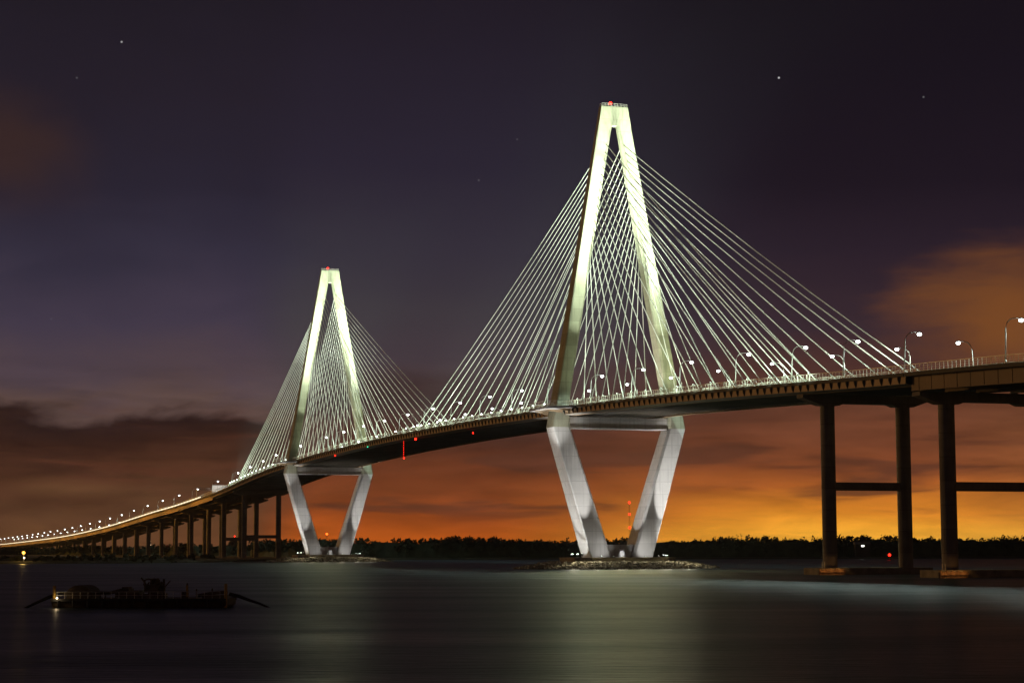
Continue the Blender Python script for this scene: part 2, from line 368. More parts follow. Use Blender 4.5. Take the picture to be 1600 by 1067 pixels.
# ---- cable-stayed deck
def main_deck():
    d = thing('main_deck', 'long arched steel bridge deck hung on cables between and beside the two towers', 'bridge deck', **BR)
    ss = rng(-255, 749, 8)
    sweep(MB(), rect(-18.9, 19, -.55, 0), ss).build('road_slab', MT['slab'], d)
    sweep(MB(), rect(-17.6, 18.2, .004, .03), ss).build('road_surface', MT['asphalt'], d)
    sweep(MB(), rect(-22.6, -18.92, -.42, .02), ss).build('walkway_slab', MT['slab'], d)
    sweep(MB(), rect(-22.85, -22.62, -.6, .32), ss).build('walkway_edge_beam', MT['fascia'], d)
    for u in (-18.3, 18.3):
        g = sweep(MB(), rect(u-.25, u+.25, -2.7, -.56), ss); sweep(g, rect(u-.5, u+.5, -2.84, -2.72), ss); g.build('edge_girder', MT['steel'], d)
    fb = []; br = []
    for s in rng(-252, 746, 4.57):
        z = zdeck(s); m = MB()
        m.box(-18.0, 18.0, s-.15, s+.15, z-2.1, z-.56); m.box(-18.0, 18.0, s-.32, s+.32, z-2.25, z-2.098); fb.append(m)
        a = s-.14; b = s+.14; m = MB()
        P = [(-22.26, z-.61), (-22.84, z-.61), (-22.78, z-1.3), (-22.26, z-2.5)]
        a = s-.2; b = s+.2
        m.add([(u, a, q) for u, q in P] + [(u, b, q) for u, q in P], [(3, 2, 1, 0), (4, 5, 6, 7), (0, 1, 5, 4), (1, 2, 6, 5), (2, 3, 7, 6), (3, 0, 4, 7)]); br.append(m)
    sweep(MB(), rect(-22.25, -22.1, -2.35, -.44), ss).build('edge_panel', MT['steel'], d)
    sweep(MB(), [(-22.4, -2.5), (-18.6, -2.75), (-18.6, -2.62), (-22.4, -2.36)], ss).build('soffit_plate', MT['under'], d)
    parts('floor_beam', fb, MT['under'], d, 100, 'far_floor_beams'); parts('edge_rib', br, MT['fascia'], d, 100, 'far_edge_ribs')
    for s0 in (0, 471):      # overlooks round the tower legs
        z = zdeck(s0); P = [(-22.9, s0-17), (-31.5, s0-9.5), (-31.5, s0+9.5), (-22.9, s0+17)]
        m = MB().loft([[(u, s, z-.75) for u, s in P], [(u, s, z-.03) for u, s in P]]); m.build('overlook_slab', MT['slab'], d)
        r = MB()
        for i in range(3):
            (u0, a), (u1, b) = P[i], P[i+1]; n = int(math.hypot(u1-u0, b-a)/1.5)
            for k in range(n+1):
                t = k/n; r.box(u0+(u1-u0)*t-.05, u0+(u1-u0)*t+.05, a+(b-a)*t-.05, a+(b-a)*t+.05, z-.03, z+2.0)
            for h in (.4, 1.1, 2.0): r.tube([(u0, a, z+h), (u1, b, z+h)], .06, 5)
        r.build('overlook_railing', MT['rail'], d)
        bb = []
        for ds in (-12, -4, 4, 12):
            ue = -31 if abs(ds) < 9 else -28
            bb.append(MB().add([(-22.9, s0+ds-.2, z-.76), (ue, s0+ds-.2, z-.76), (ue, s0+ds-.2, z-.9), (-22.9, s0+ds-.2, z-2.0), (-22.9, s0+ds+.2, z-.76), (ue, s0+ds+.2, z-.76), (ue, s0+ds+.2, z-.9), (-22.9, s0+ds+.2, z-2.0)],
                   [(3, 2, 1, 0), (4, 5, 6, 7), (0, 1, 5, 4), (1, 2, 6, 5), (2, 3, 7, 6), (3, 0, 4, 7)]))
        parts('overlook_bracket', bb, MT['steel'], d)
    r = MB(); railing(r, -22.7, -255, 749, 1.9, 1.9, 4, .32); r.build('walkway_railing', MT['rail'], d)
    parts('road_barrier', [sweep(MB(), [(-18.8, .005), (-18.2, .005), (-18.35, .85), (-18.65, .85)], ss), sweep(MB(), [(18.2, .005), (18.8, .005), (18.65, .85), (18.35, .85)], ss)], MT['slab'], d)
    r = MB(); railing(r, -18.5, -255, 749, .6, 3.0, 2, .85); r.build('barrier_rail', MT['rail'], d)
    ah = [[], []]
    for T in (0, 471):
        for sg in (-1, 1):
            for s in anchors(T, sg):
                for k, u in enumerate((-18.95, 19.15)):
                    z = zdeck(s); ah[k].append(MB().box(u-.3, u+.3, s-.8, s+.8, z+.03, z+1.0))
    for k in (0, 1): parts('cable_anchor', ah[k], MT['rail'], d)
    return d
def anchors(T, sg):
    """deck anchor stations of one fan; sg -1 towards the camera, +1 away"""
    main = (T == 0 and sg == 1) or (T == 471 and sg == -1)
    offs = [16+13.2*i for i in range(16)] if main else [16+13.1*i for i in range(12)] + [175, 185, 193, 200]
    return [T + sg*o for o in offs]
main_deck()

# ---- approach decks
def approach(name, label, s0, s1, step, spans, depth, strip, gm):
    d = thing(name, label, 'bridge deck', **BR); ss = rng(s0, s1, step)
    sweep(MB(), rect(-22.6, 19.5, -.5, 0), ss).build('road_slab', MT['slab'], d)
    sweep(MB(), rect(-17.6, 18.2, .004, .03), ss).build('road_surface', MT['asphalt'], d)
    sweep(MB(), rect(-22.85, -22.62, -.6, .32), ss).build('walkway_edge_beam', MT['fascia'], d)
    for i, u in enumerate((-20.6, -11, -2, 8, 17.5)):
        g = MB(); sweep(g, rect(u-.14, u+.14, -depth+.1, -.51), ss); sweep(g, rect(u-.45, u+.45, -depth-.02, -depth+.09), ss)
        if i == 0:
            q = s0+3
            while q < s1: z = zdeck(q); g.box(u-.24, u-.15, q-.07, q+.07, z-depth+.1, z-.52); q += 6
        g.build('plate_girder', gm, d)
    cf = []
    for s in rng(s0+5, s1-5, 9): z = zdeck(s); cf.append(MB().box(-20.3, 17.3, s-.12, s+.12, z-depth+.9, z-.9))
    parts('cross_frame', cf, MT['under'], d, 100, 'far_cross_frames')
    r = MB(); railing(r, -22.7, s0, s1, 1.9, 1.9 if s1 < 0 else 4.0, 4, .32); r.build('walkway_railing', MT['rail'], d)
    parts('road_barrier', [sweep(MB(), [(-18.8, .005), (-18.2, .005), (-18.35, .95), (-18.65, .95)], ss), sweep(MB(), [(18.2, .005), (18.8, .005), (18.65, .95), (18.35, .95)], ss)], MT['slab'], d)
    if strip:  # added glowing band in place of lamplight on the barrier, no fixture
        sweep(MB(), rect(-22.98, -22.88, .3, 1.15), rng(s0+40, s1, step)).build('added_railing_glow', MT['strip'], d)
    return d
RS = [-193, -257]
LS = [673, 752, 815, 895, 973, 1053, 1133, 1213, 1295, 1378, 1470, 1557, 1647, 1748, 1835, 1925, 2020, 2110, 2200, 2300, 2400, 2500, 2600, 2700, 2800]
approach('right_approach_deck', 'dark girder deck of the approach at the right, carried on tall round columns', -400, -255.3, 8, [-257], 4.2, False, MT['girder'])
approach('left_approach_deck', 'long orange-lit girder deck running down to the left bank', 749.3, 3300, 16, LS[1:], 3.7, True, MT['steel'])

# ---- approach piers
def pier(s, label, rad, deep, beam, foot, group, water=True):
    zt = zdeck(s) - deep; p = thing('bridge_pier', label, 'bridge pier', tuple(W(s, 0, 0)), BAZ, group)
    hw = 1.9 if rad > 1.9 else 1.5; ct = 3.0
    P = [(-20.5, zt), (20.5, zt), (20.5, zt-1.0), (14.6, zt-ct), (9.2, zt-ct), (7.5, zt-ct*.78), (-7.5, zt-ct*.78), (-9.2, zt-ct), (-14.6, zt-ct), (-20.5, zt-1.0)]
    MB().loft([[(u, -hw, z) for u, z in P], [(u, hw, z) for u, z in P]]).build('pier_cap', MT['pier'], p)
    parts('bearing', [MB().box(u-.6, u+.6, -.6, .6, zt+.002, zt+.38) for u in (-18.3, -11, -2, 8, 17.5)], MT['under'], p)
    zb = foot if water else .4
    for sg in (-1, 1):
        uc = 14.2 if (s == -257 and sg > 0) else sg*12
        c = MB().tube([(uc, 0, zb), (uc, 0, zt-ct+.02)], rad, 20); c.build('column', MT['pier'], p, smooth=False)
    if beam:
        zc = zt*beam
        MB().box(-12+rad*.9, (14.2 if s == -257 else 12)-rad*.9, -1.0, 1.0, zc-1.15, zc+1.15).build('crossbeam', MT['pier'], p)
    if water:
        f = MB().loft([[(u, v, z) for u, v in ((-18, -4.5), (-15, -6), (15, -6), (18, -4.5), (18, 4.5), (15, 6), (-15, 6), (-18, 4.5))] for z in (-1, foot)])
        f.build('footing', MT['cap'], p)
        fe = MB().box(-18.8, -10.8, -6.75, -6.42, .7, 1.15)
        for k in range(14): fe.box(-18.6+k*.55, -18.2+k*.55, -6.5, -6.1, -.5, 1.5+.25*(k % 3 == 0))
        fe.build('timber_fender', MT['wood'], p)
        parts('ladder_post', [MB().tube([(u, -4, foot), (u, -4, foot+1.6)], .06, 6) for u in (-16.6, -15.8)], MT['rail'], p)
        for q in (-17.6, -15, -12.4): spot('fender_light', (q, -7.6, 1.6), (q, -6.6, .9), 60 if s < 0 else 4, (1, .45, .12), 150, .3, p, .1)
    return p
for i, s in enumerate(RS):
    pier(s, ['tall pier of two round columns just right of the near tower, with crossbeam', 'tall pier at the right edge of the view, its crossbeam cut by the frame', 'tall pier beyond the right edge of the photo'][i], 2.05,
         3.0 if i == 0 else 4.5, .49, 1.9, 'tall round-column piers of the approaches')
for i, s in enumerate(LS):
    zt = zdeck(s)
    pier(s, f'slender twin-column pier under the left approach, {ordinal(i+1)} one left of the far tower', 1.85 if i < 3 else 1.7, 3.0 if i < 2 else 4.1, .34 if i < 2 else None, 1.2, 'tall round-column piers of the approaches', water=i < 2)

# ------------------------------------------------------------------ towers
def lerp(a, b, t): return a+(b-a)*t
STN = [(4.2, 12.3, 8.2, 5.3), (52.3, 26.6, 6.9, 4.2)]                    # z, outer u, width, half depth
STU = [(52.3, 26.6, 6.9, 4.2), (60.5, 25.2, 5.3, 4.0), (66, 24.2, 5.0, 3.8), (115, 15.75, 5.1, 2.9), (150, 9.7, 5.3, 2.0), (168.2, 6.58, 5.6, 1.55)]
def section(z, uo, wd, hd, sg, ch=.0):
    c1, c2 = .35, .9     # small outer chamfers, wider inner ones
    P = [(uo-c1, -hd), (uo-wd+c2, -hd), (uo-wd, -hd+c2*.9), (uo-wd, hd-c2*.9), (uo-wd+c2, hd), (uo-c1, hd), (uo, hd-c1), (uo, -hd+c1)]
    P = [(sg*u, s, z) for u, s in P]
    return P if sg > 0 else P[::-1]
def attach(i, sg_u, sg_s, main):
    z = 160.5 - (15-i)*2.95
    for a, b in zip(STU, STU[1:]):
        if a[0] <= z <= b[0]:
            t = (z-a[0])/(b[0]-a[0]); uo = lerp(a[1], b[1], t); wd = lerp(a[2], b[2], t); hd = lerp(a[3], b[3], t)
    return Vector((sg_u*(uo-wd*.78), sg_s*(hd-.5), z))
TW = {}
def tower(T, which):
    lab = dict(near='near tall diamond-shaped concrete tower with white stay cables, the larger of the two', far='farther diamond-shaped concrete tower with white stay cables, the smaller at the left')[which]
    t = thing('bridge_tower', lab, 'bridge tower', tuple(W(T, 0, 0)), BAZ)
    TW[which] = t
    for sg in (-1, 1):
        m = MB(); rings = []
        for k in range(9):
            q = k/8; a, b = STN; rings.append(section(*(lerp(a[i], b[i], q) for i in range(4)), sg))
        m.loft(rings); m.build('lower_leg', MT['leg'], t)
        m = MB(); m.loft([section(z, uo, wd, hd, sg) for z, uo, wd, hd in STU]); lg = m.build('upper_leg', MT['tower'], t)
        for ss_ in (-1, 1):      # cable sockets along the inner edge
            for i in range(16):
                a = attach(i, sg, ss_, 0); hd_ = abs(a.y)+.5
                MB().box(a.x-.24, a.x+.24, ss_*hd_-.12, ss_*hd_+.12, a.z-.6, a.z+.1).build('cable_socket', MT['under'], lg)
    h = MB(); h.loft([[(u, s, z) for u, s in ((-w_, -d_), (w_, -d_), (w_, d_), (-w_, d_))] for z, w_, d_ in ((167.9, 6.55, 1.62), (175.3, 5.35, 1.42))]); h.build('tower_head', MT['tower'], t)
    r = MB()
    for u in rng(-5.1, 5.1, 1.3):
        for s in (-1.25, 1.25): r.tube([(u, s, 175.3), (u, s, 176.4)], .05, 5)
    for z in (175.8, 176.4):
        r.tube([(-5.1, -1.25, z), (5.1, -1.25, z), (5.1, 1.25, z), (-5.1, 1.25, z), (-5.1, -1.25, z)], .05, 5)
    r.build('top_railing', MT['rail'], t)
    b = MB(); b.box(-21.9, 21.9, -2.6, 2.6, 52.4, 56.2); b.build('crossbeam', MT['leg'], t)
    b = MB(); b.box(-21.2, 21.2, -2.9, 2.9, 51.9, 52.38); b.build('crossbeam_flange', MT['leg'], t)
    parts('bearing_block', [MB().box(u-1.3, u+1.3, -1.6, 1.6, 56.22, zdeck(T)-2.9) for u in (-17.6, 17.6)], MT['leg'], t)
    b = MB(); b.box(-8.0, 8.0, -2.8, 2.8, 4.2, 8.9); wl = b.build('base_wall', MT['leg'], t)
    b = MB(); b.box(-.2, 1.7, -3.0, -2.83, 4.22, 7.0); b.box(-.35, 1.85, -2.95, -2.82, 7.0, 7.25); b.build('access_door', MT['white'], t)
    P = [(-20, -8), (-15, -13), (15, -13), (20, -8), (20, 8), (15, 13), (-15, 13), (-20, 8)]
    c = MB(); c.loft([[(u, s, z) for u, s in P] for z in (-.5, 3.9)]); c.loft([[(u*1.015, s*1.015, z) for u, s in P] for z in (3.902, 4.19)]); c.build('pile_cap', MT['cap'], t)
    # stay cables
    ti = t.matrix_world
    for sg_u in (-1, 1):
        for sg_s in (-1, 1):
            for i, s in enumerate(anchors(T, sg_s)):
                A = attach(i, sg_u, sg_s, 0); B = Vector((-18.95 if sg_u < 0 else 19.15, s-T, zdeck(s)+.9))
                m = MB(); n = 7
                sag = (B-A).length**2*.000035
                m.tube([A.lerp(B, k/(n-1)) - Vector((0, 0, sag*4*(k/(n-1))*(1-k/(n-1)))) for k in range(n)], .17, 6)
                m.build('stay_cable', MT['cable'], t, smooth=True)
    # rubble island
    rnd = random.Random(T+5); rk = MB()
    mound = [[(38*q*math.cos(a), 27*q*math.sin(a), z) for a in [2*math.pi*k/28 for k in range(28)]] for q, z in ((1, -1.0), (.9, .9), (.74, 1.7), (.45, 1.6))]
    rk.loft(mound)
    for _ in range(2300 if T == 0 else 1300):
        a = rnd.uniform(0, 2*math.pi) if rnd.random() < .35 else rnd.uniform(math.pi, 2*math.pi)
        q = rnd.uniform(.60, 1.04); r_ = rnd.uniform(.35, .95)
        z = lerp(2.0, -.1, max(0, (q-.72)/.3)) + rnd.uniform(-.2, .35)
        c = Vector((38*q*math.cos(a), 27*q*math.sin(a), z)); ii = MB().ball((0, 0, 0), 1, 1, 1, 5, 4)
        rot = Matrix.Rotation(rnd.uniform(0, 6.28), 3, 'Z') @ Matrix.Rotation(rnd.uniform(0, 6.28), 3, 'X')
        sx, sy, sz = r_*rnd.uniform(.7, 1.3), r_*rnd.uniform(.7, 1.2), r_*rnd.uniform(.5, .9)
        vs = [c + rot @ Vector((v[0]*sx*rnd.uniform(.75, 1.2), v[1]*sy*rnd.uniform(.75, 1.2), v[2]*sz*rnd.uniform(.8, 1.2))) for v in ii.v]
        rk.add(vs, ii.f)
    ro = rk.build('rubble_island', MT['rock'], loc=tuple(W(T, 0, 0))); ro.rotation_euler = (0, 0, BAZ)
    tag(ro, f'pale rubble rocks heaped round the base of the {"near" if T == 0 else "far"} tower', 'rocks', kind='stuff')
    # beacon
    bc = thing('aviation_beacon', f'glowing red beacon on the very top of the {"near" if T == 0 else "far"} tower', 'warning light', tuple(W(T, -1.2, 175.31)), BAZ, 'red beacons on the tower tops')
    MB().tube([(0, 0, 0), (0, 0, .9)], .28, 10).build('beacon_base', MT['housing'], bc)
    MB().ball((0, 0, 1.45), .6, .6, .6, 12, 8).build('beacon_glass', MT['red'], bc, smooth=True)
    return t
tower(0, 'near'); tower(471, 'far')

# ------------------------------------------------------------------ tower floodlights
WHITE = (1., .98, .96); GREEN = (.90, 1., .76); CABLE = (.87, 1., .80); PINK = (1., .96, .94)
def flood_thing(loc, target, label, power, color, size, parent_group, scale=1., blend=.6):
    t = thing('floodlight', label, 'floodlight', tuple(loc), 0, parent_group)
    d = (Vector(target)-Vector(loc)).normalized()
    MB().tube([(0, 0, 0), (0, 0, .7*scale)], .09*scale, 6).build('bracket', MT['housing'], t)
    c = Vector((0, 0, .95*scale))
    MB().tube([c - d*.45*scale, c - d*.1*scale, c + d*.25*scale], .2*scale, 10, .48*scale).build('lamp_body', MT['housing'], t)
    MB().tube([c + d*.26*scale, c + d*.34*scale], .42*scale, 10).build('lens', MT['flood'], t)
    l = spot('lamp_light', tuple(c + d*.7*scale), tuple(c + d*10), power, color, size, blend, t, radius=.3*scale)
    return t
P0 = 1.0
for T, which in ((0, 'near'), (471, 'far')):
    G = 'floodlights on the tower bases'; nm = which + ' tower'
    f = 1.0 if T == 0 else .55
    for k, (u, s) in enumerate(((-19.0, -3.0), (-17.3, -4.2), (-16.2, -6.0))):
        flood_thing(W(T+s, u, 4.2), W(T+(-1, 0, 1)[k], (-20.5, -22, -15.5)[k], (30, 44, 10)[k]), f'{ORD[k+1]} white floodlight from the left end of the {nm} base', (90000, 90000, 16000)[k]*f*P0, WHITE, (64, 64, 110)[k], G, 1., 1.)
    for k, (u, s) in enumerate(((15.0, -8.5), (16.8, -6.5), (18.2, -4.6), (19.2, -2.6))):
        flood_thing(W(T+s, u, 4.2), W(T, (20, 22, 23, 24)[k], (20, 34, 40, 50)[k]), f'{ORD[k+1]} small floodlight at the right end of the {nm} base', 12000*f*P0, WHITE, 60, G, .55, 1.)
    for k, (u, s, tu, tz, pw) in enumerate(((-11, -12.4, -19.5, 38, 90000), (11.5, -12.4, 21.6, 37, 250000), (-3, -12.4, 2, 54.5, 42000), (-6, -12.3, -13, 12, 1800), (6, -12.2, 15, 12, 3000))):  # the last two are added fill for the feet of the legs
        flood_thing(W(T+s, u, 4.2), W(T-4.0, tu, tz), 'small floodlight on the front edge of the %s base, %s' % (nm, ('aimed at left leg', 'aimed at right leg', 'near its middle', 'added fill left of middle', 'added fill right of middle')[k]), pw*f*P0, PINK, (30, 30, 80, 130, 130)[k], G, .4, 1.)
    tw = TW[which]
    # inner faces of the V
    spot('inner_leg_light', (-3, -1, 9.3), (19, -1, 40), 60000*f, PINK, 60, 1., tw)
    spot('inner_leg_light', (3, 1, 9.3), (-19, 1, 40), 12000*f, PINK, 46, .7, tw)
    spot('door_light', (.75, -4.6, 7.4), (.75, -2.8, 5.2), 420*f, WHITE, 60, 1., tw, .15)
    for q in (-22, -13, -4, 5, 14, 23): spot('base_light', (q, -13.5, 7), (q*1.1, -24, 0), 3200*f, (1, .92, .70), 160, .6, tw, .8)
    # unseen spots added under the crossbeam to brighten the water in front
    for (q, pw, cc) in ((-22, 36000, (.85, 1, .62)), (-12, 55000, (.95, 1, .5)), (-2, 105000, (1, .93, .42)), (7, 105000, (1, .90, .44))):
        spot('added_water_light', (q, -6, 50.5), (q*1.1-12, -120, 0), pw*.85*(1 if T == 0 else .10), cc, 64, 1., tw, 1.2)
    # deck-level floods on the upper legs
    YG = (.95, 1., .62)
    for (u, s, tu, tz, pw, colr, sz) in ((-14, -26, -12.5, 135, 30000, GREEN, 30), (14, -26, 12.5, 125, 70000, GREEN, 40), (-9, -60, -6, 150, 90000, GREEN, 26), (9, -60, 7, 150, 90000, GREEN, 26),
                                         (-20, -40, -21, 85, 12000, YG, 60), (20, -40, 21, 85, 70000, YG, 60),
                                         (13, 0, 20.8, 78, 190000, (1., .88, .78), 30), (11, -1, 12, 120, 120000, (1., .88, .78), 44), (-13, 0, -12, 120, 60000, GREEN, 40), (-15, 26, -12.5, 125, 80000, GREEN, 34), (15, 26, 12.5, 125, 80000, GREEN, 34)):
        spot('upper_leg_light', (u, s, zdeck(T+s)+1.2), (tu, -2 if s < 0 else 0, tz), pw*f, colr, sz, 1., tw)
    spot('under_deck_light', (-34, -12, 34), (-26, -3, zdeck(T)), 30000*f, WHITE, 56, 1., tw)
    spot('under_deck_light', (4, -22, 30), (8, -34, zdeck(T)), 26000*f, (1., .9, .8), 110, 1., tw)

# unseen orange spots added on the left bank to light the side of the approach
for k in range(15):
    ss_ = 790 + 140*k; tg = W(ss_, -20, zdeck(ss_)-2); p_ = W(ss_+70, -120, max(12, zdeck(ss_+70)-6))
    spot('added_bank_light', tuple(p_), tuple(tg), 330000, (1, .45, .06), 66, 1., None, 1.)

# cable floodlights: one at every near-side anchor, aimed up its cable at the tower
proto = None
for T, which in ((0, 'near'), (471, 'far')):
    for sg in (-1, 1):
        for i, s in enumerate(anchors(T, sg)):
            top = W(T, 0, 0) + Matrix.Rotation(BAZ, 3, 'Z') @ attach(i, -1, sg, 0)
            side = 'facing side' if False else ('right' if sg < 0 else 'left')
            loc = W(s+sg*2.5, -22.2, zdeck(s)+.05)
            lb = f'small bright cable floodlight on the walkway edge, {ordinal(i+1)} one {side} of the {which} tower'
            t = thing('cable_floodlight', lb, 'floodlight', tuple(loc), BAZ, 'floodlights at the feet of the stay cables')
            dz = zdeck(s)+2.3
            MB().tube([(0, 0, 0), (0, 0, 2.15)], .07, 6).build('post', MT['pole'], t)
            MB().tube([(0, sg*.35, 2.2), (0, -sg*.22, 2.42)], .24, 8, .36).build('lamp_body', MT['housing'], t)
            MB().tube([(0, -sg*.225, 2.425), (0, -sg*.3, 2.46)], .33, 8).build('lens', MT['flood'], t)
            d = Matrix.Rotation(-BAZ, 3, 'Z') @ (top - (loc + Vector((0, 0, 2.4))))
            d.normalize()
            l = spot('lamp_light', (0, -sg*.5, 2.6), Vector((0, -sg*.5, 2.6)) + d*10, 370000*(1 if i > 5 else .5), CABLE, 28, .8, t, .25)
            pl = bpy.data.lights.get('walkway_glow')
            if pl is None:
                pl = bpy.data.lights.new('walkway_glow', 'SPOT'); pl.energy = 4200; pl.color = (.78, 1., .74); pl.shadow_soft_size = .3; pl.spot_size = R(165); pl.spot_blend = .3
            po = bpy.data.objects.new('walkway_glow', pl); C.objects.link(po); po.parent = t; po.location = (-1.5, sg*1.2, 2.6)
            po.rotation_euler = Vector((1, 0, .12)).to_track_quat('-Z', 'Y').to_euler()
            # far-side twin, out of sight behind the deck edge
            tp = attach(i, 1, sg, 0); tp = tp + Vector((0, T, 0)); 
            a = Vector((22, s+sg*2.5, zdeck(s)+2.4))
            wl = W(a.y, a.x, a.z); wt = W(tp.y, tp.x, tp.z)
            spot('far_side_cable_light', W(a.y-T, a.x, a.z) - W(0, 0, 0) if False else (a.x, a.y-T, a.z), (tp.x, tp.y-T, tp.z), 430000*(1 if i > 5 else .5), CABLE, 28, .8, TW[which], .25)

# ------------------------------------------------------------------ street lamps
def lamp_proto(label, loc, rz, group):
    t = thing('street_lamp', label, 'street lamp', loc, rz, group)
    m = MB(); m.tube([(0, 0, 0), (0, 0, .6)], .22, 8)
    m.tube([(0, 0, .6), (.15, 0, 5), (.3, 0, 8.2), (.75, 0, 9.5), (1.7, 0, 10.35), (2.9, 0, 10.6), (4.1, 0, 10.6)], .17, 7, .09); m.build('pole', MT['pole'], t, smooth=True)
    hd = MB().ball((4.55, 0, 10.55), .75, .3, .22, 10, 6).build('lamp_head', MT['housing'], t, smooth=True)
    MB().ball((4.55, 0, 10.1), .58, .55, .42, 12, 8).build('lens', MT['lamp'], hd, smooth=True)
    l = spot('lamp_light', (4.55, 0, 9.5), (4.55, 0, 0), 17000, (.78, 1., .9), 158, .35, t, .3)
    return t
near_s = [-382, -338, -294, -247, -214, -183, -145, -102, -60, -20, 27, 71, 114, 157, 201, 245, 290, 333, 378, 420, 466+22, 520, 560] + [603, 646, 690] + [770+90*i for i in range(25)]
far_s = [-352, -305, -262, -222, -188, -148, -106, -64, -22, 22, 64, 108, 150, 193, 236, 280, 322, 366, 408, 450, 492, 535, 578] + [621, 664, 715] + [815+90*i for i in range(25)]
proto = None
rj = random.Random(4)
def lamp_label(side, s):
    where = 'near side' if side < 0 else 'far side'
    lst = near_s if side < 0 else far_s
    if s < 0: n = sum(1 for q in lst if s <= q < 0); ref = 'right of the near tower'
    elif s < 471: n = sum(1 for q in lst if 0 <= q <= s); ref = 'left of the near tower'
    else: n = sum(1 for q in lst if 471 <= q <= s); ref = 'left of the far tower'
    return f'curved street lamp on the {where}, {ordinal(n)} {ref}'
for side, lst in ((-1, near_s), (1, far_s)):
    for s in lst:
        loc = tuple(W(s, side*17.9, zdeck(s)+.9)); rz = BAZ if side < 0 else BAZ+math.pi
        if proto is None: proto = lamp_proto('', loc, rz, 'street lamps along the bridge'); o = proto
        else: o = copy_tree(proto)
        o.location = loc; o.rotation_euler = (0, rj.uniform(-.015, .015), rz + rj.uniform(-.05, .05)); o['label'] = lamp_label(side, s); o['category'] = 'street lamp'; o['group'] = 'street lamps along the bridge'
sod = bpy.data.lights.new('shore_sodium', 'POINT')

# ------------------------------------------------------------------ navigation lights under the deck
def nav(s, u, z, drop, mat, label, r=.5):
    r *= .75
    t = thing('navigation_light', label, 'navigation light', tuple(W(s, u, z)), BAZ, 'navigation lights hung under the deck')
    MB().tube([(0, 0, 0), (0, 0, drop)], .07, 6).build('hanger', MT['housing'], t)
    MB().tube([(0, 0, -.1), (0, 0, .25)], .3, 8).build('lamp_cap', MT['housing'], t)
    MB().ball((0, 0, -.45), r, r, r, 10, 6).build('lamp_glass', mat, t, smooth=True)
    return t
nav(232, -18.9, 51.6, 8.0, MT['red'], 'red lamp at the bottom of the long hanging string between the towers', .5)
nav(120, -18.9, 57.5, 1.5, MT['red'], 'red lamp below the deck, nearest to the near tower', .42)
nav(197, -22.9, 58.9, 1.8, MT['red'], 'large glowing red lamp on the deck edge in the middle of the span', .75)
nav(358, -22.9, 58.5, 1.8, MT['red'], 'red lamp on the deck edge above the far tower crossbeam', .55)
nav(287, -22.9, 59.7, 1.2, MT['green'], 'single green lamp below the deck edge between the towers', .42)
st_ = thing('lamp_string', 'vertical string of small red lamps hanging under the deck between the towers', 'light string', tuple(W(232.6, -18.9, 52)), BAZ)
m = MB()
for k in range(9): m.ball((0, 0, .4+k*.85), .11, .11, .14, 6, 4)
m.build('small_lamps', MT['red'], st_); MB().tube([(.2, 0, 0), (.2, 0, 7.6)], .05, 5).build('cord', MT['housing'], st_)

# ------------------------------------------------------------------ overhead road sign on the left approach
s = 836; sg_ = thing('overhead_sign', 'large pale lit sign board over the road at the left of the far tower', 'road sign', tuple(W(s, 0, zdeck(s))), BAZ)
MB().box(-6.0, 6.0, 0, .25, 7.0, 12.6).build('sign_board', MT['white'], sg_)
g = MB()
for x in (-6.0, -2.0, 2.0, 6.0): g.box(x-.12, x+.12, -.12, -.01, 6.8, 12.8)
for z in (6.9, 9.8, 12.7): g.box(-6.2, 6.2, -.14, -.02, z-.1, z+.1)
g.build('sign_frame', MT['pole'], sg_)
g = MB()
for x in (-17.9, 17.9): g.tube([(x, .5, .9), (x, .5, 10.2)], .3, 8)
for z in (9.0, 10.2): g.tube([(-17.9, .5, z), (17.9, .5, z)], .2, 6)
for k in range(24): g.tube([(-17.9+k*1.49, .5, 9.0 if k % 2 else 10.2), (-17.9+(k+1)*1.49, .5, 10.2 if k % 2 else 9.0)], .08, 4)
g.build('gantry', MT['pole'], sg_)
for x in (-3.5, 3.5): spot('sign_light', (x, -4, 6.6), (x, 0, 10), 1500, (1., .93, .82), 120, .6, sg_)

# ------------------------------------------------------------------ far masts, buoy, shore lights
def mast(px, Y, heights, label, mat, r=.7, base=1.2, top=None):
    p = at(px, 860, Y); t = thing('radio_mast', label, 'radio mast', (p.x, Y, base))
    hs = [at(px, q, Y).z - base for q in heights]; H = max(hs)
    m = MB()
    for a in range(3):
        an = a*2.094; m.tube([(.9*math.cos(an), .9*math.sin(an), 0), (.3*math.cos(an), .3*math.sin(an), H)], .07, 4)
    k = 0
    while k*2.5 < H: m.tube([(.8, 0, k*2.5), (-.4, .7, min(H, k*2.5+1.25)), (-.4, -.7, min(H, k*2.5+2.5))], .05, 4); k += 1
    m.build('lattice', MT['housing'], t)
    for h in hs: MB().ball((0, 0, h), r, r, r, 10, 6).build('warning_lamp', mat, t, smooth=True)
    return t
mast(984, 1750, (785, 803, 824), 'thin far mast with three red lamps seen through the near tower legs', MT['red'], .95)
mast(510.5, 1700, (834,), 'thin far mast with one orange lamp seen through the far tower legs', MT['orange'], .9)
mast(638, 1650, (842,), 'short far mast with a tiny red lamp above the wood right of the far tower', MT['red'], .45)
m_ = mast(235, 2300, (845, 851, 858), 'faint far mast with small pale lamps behind the left approach columns', MT['warm'], .4)
p = at(1390, 873, 1180); by = thing('channel_buoy', 'lit red channel buoy floating between the two right columns', 'buoy', (p.x, 1180, 0))
MB().loft([[(r_*math.cos(a), r_*math.sin(a), z) for a in [k*math.pi/6 for k in range(12)]] for z, r_ in ((-.5, 1.1), (.5, 1.2), (.9, .7), (2.6, .25))]).build('float', MT['hull'], by)
MB().ball((0, 0, 3.1), .8, .8, .8, 10, 6).build('lamp_glass', MT['red'], by, smooth=True)
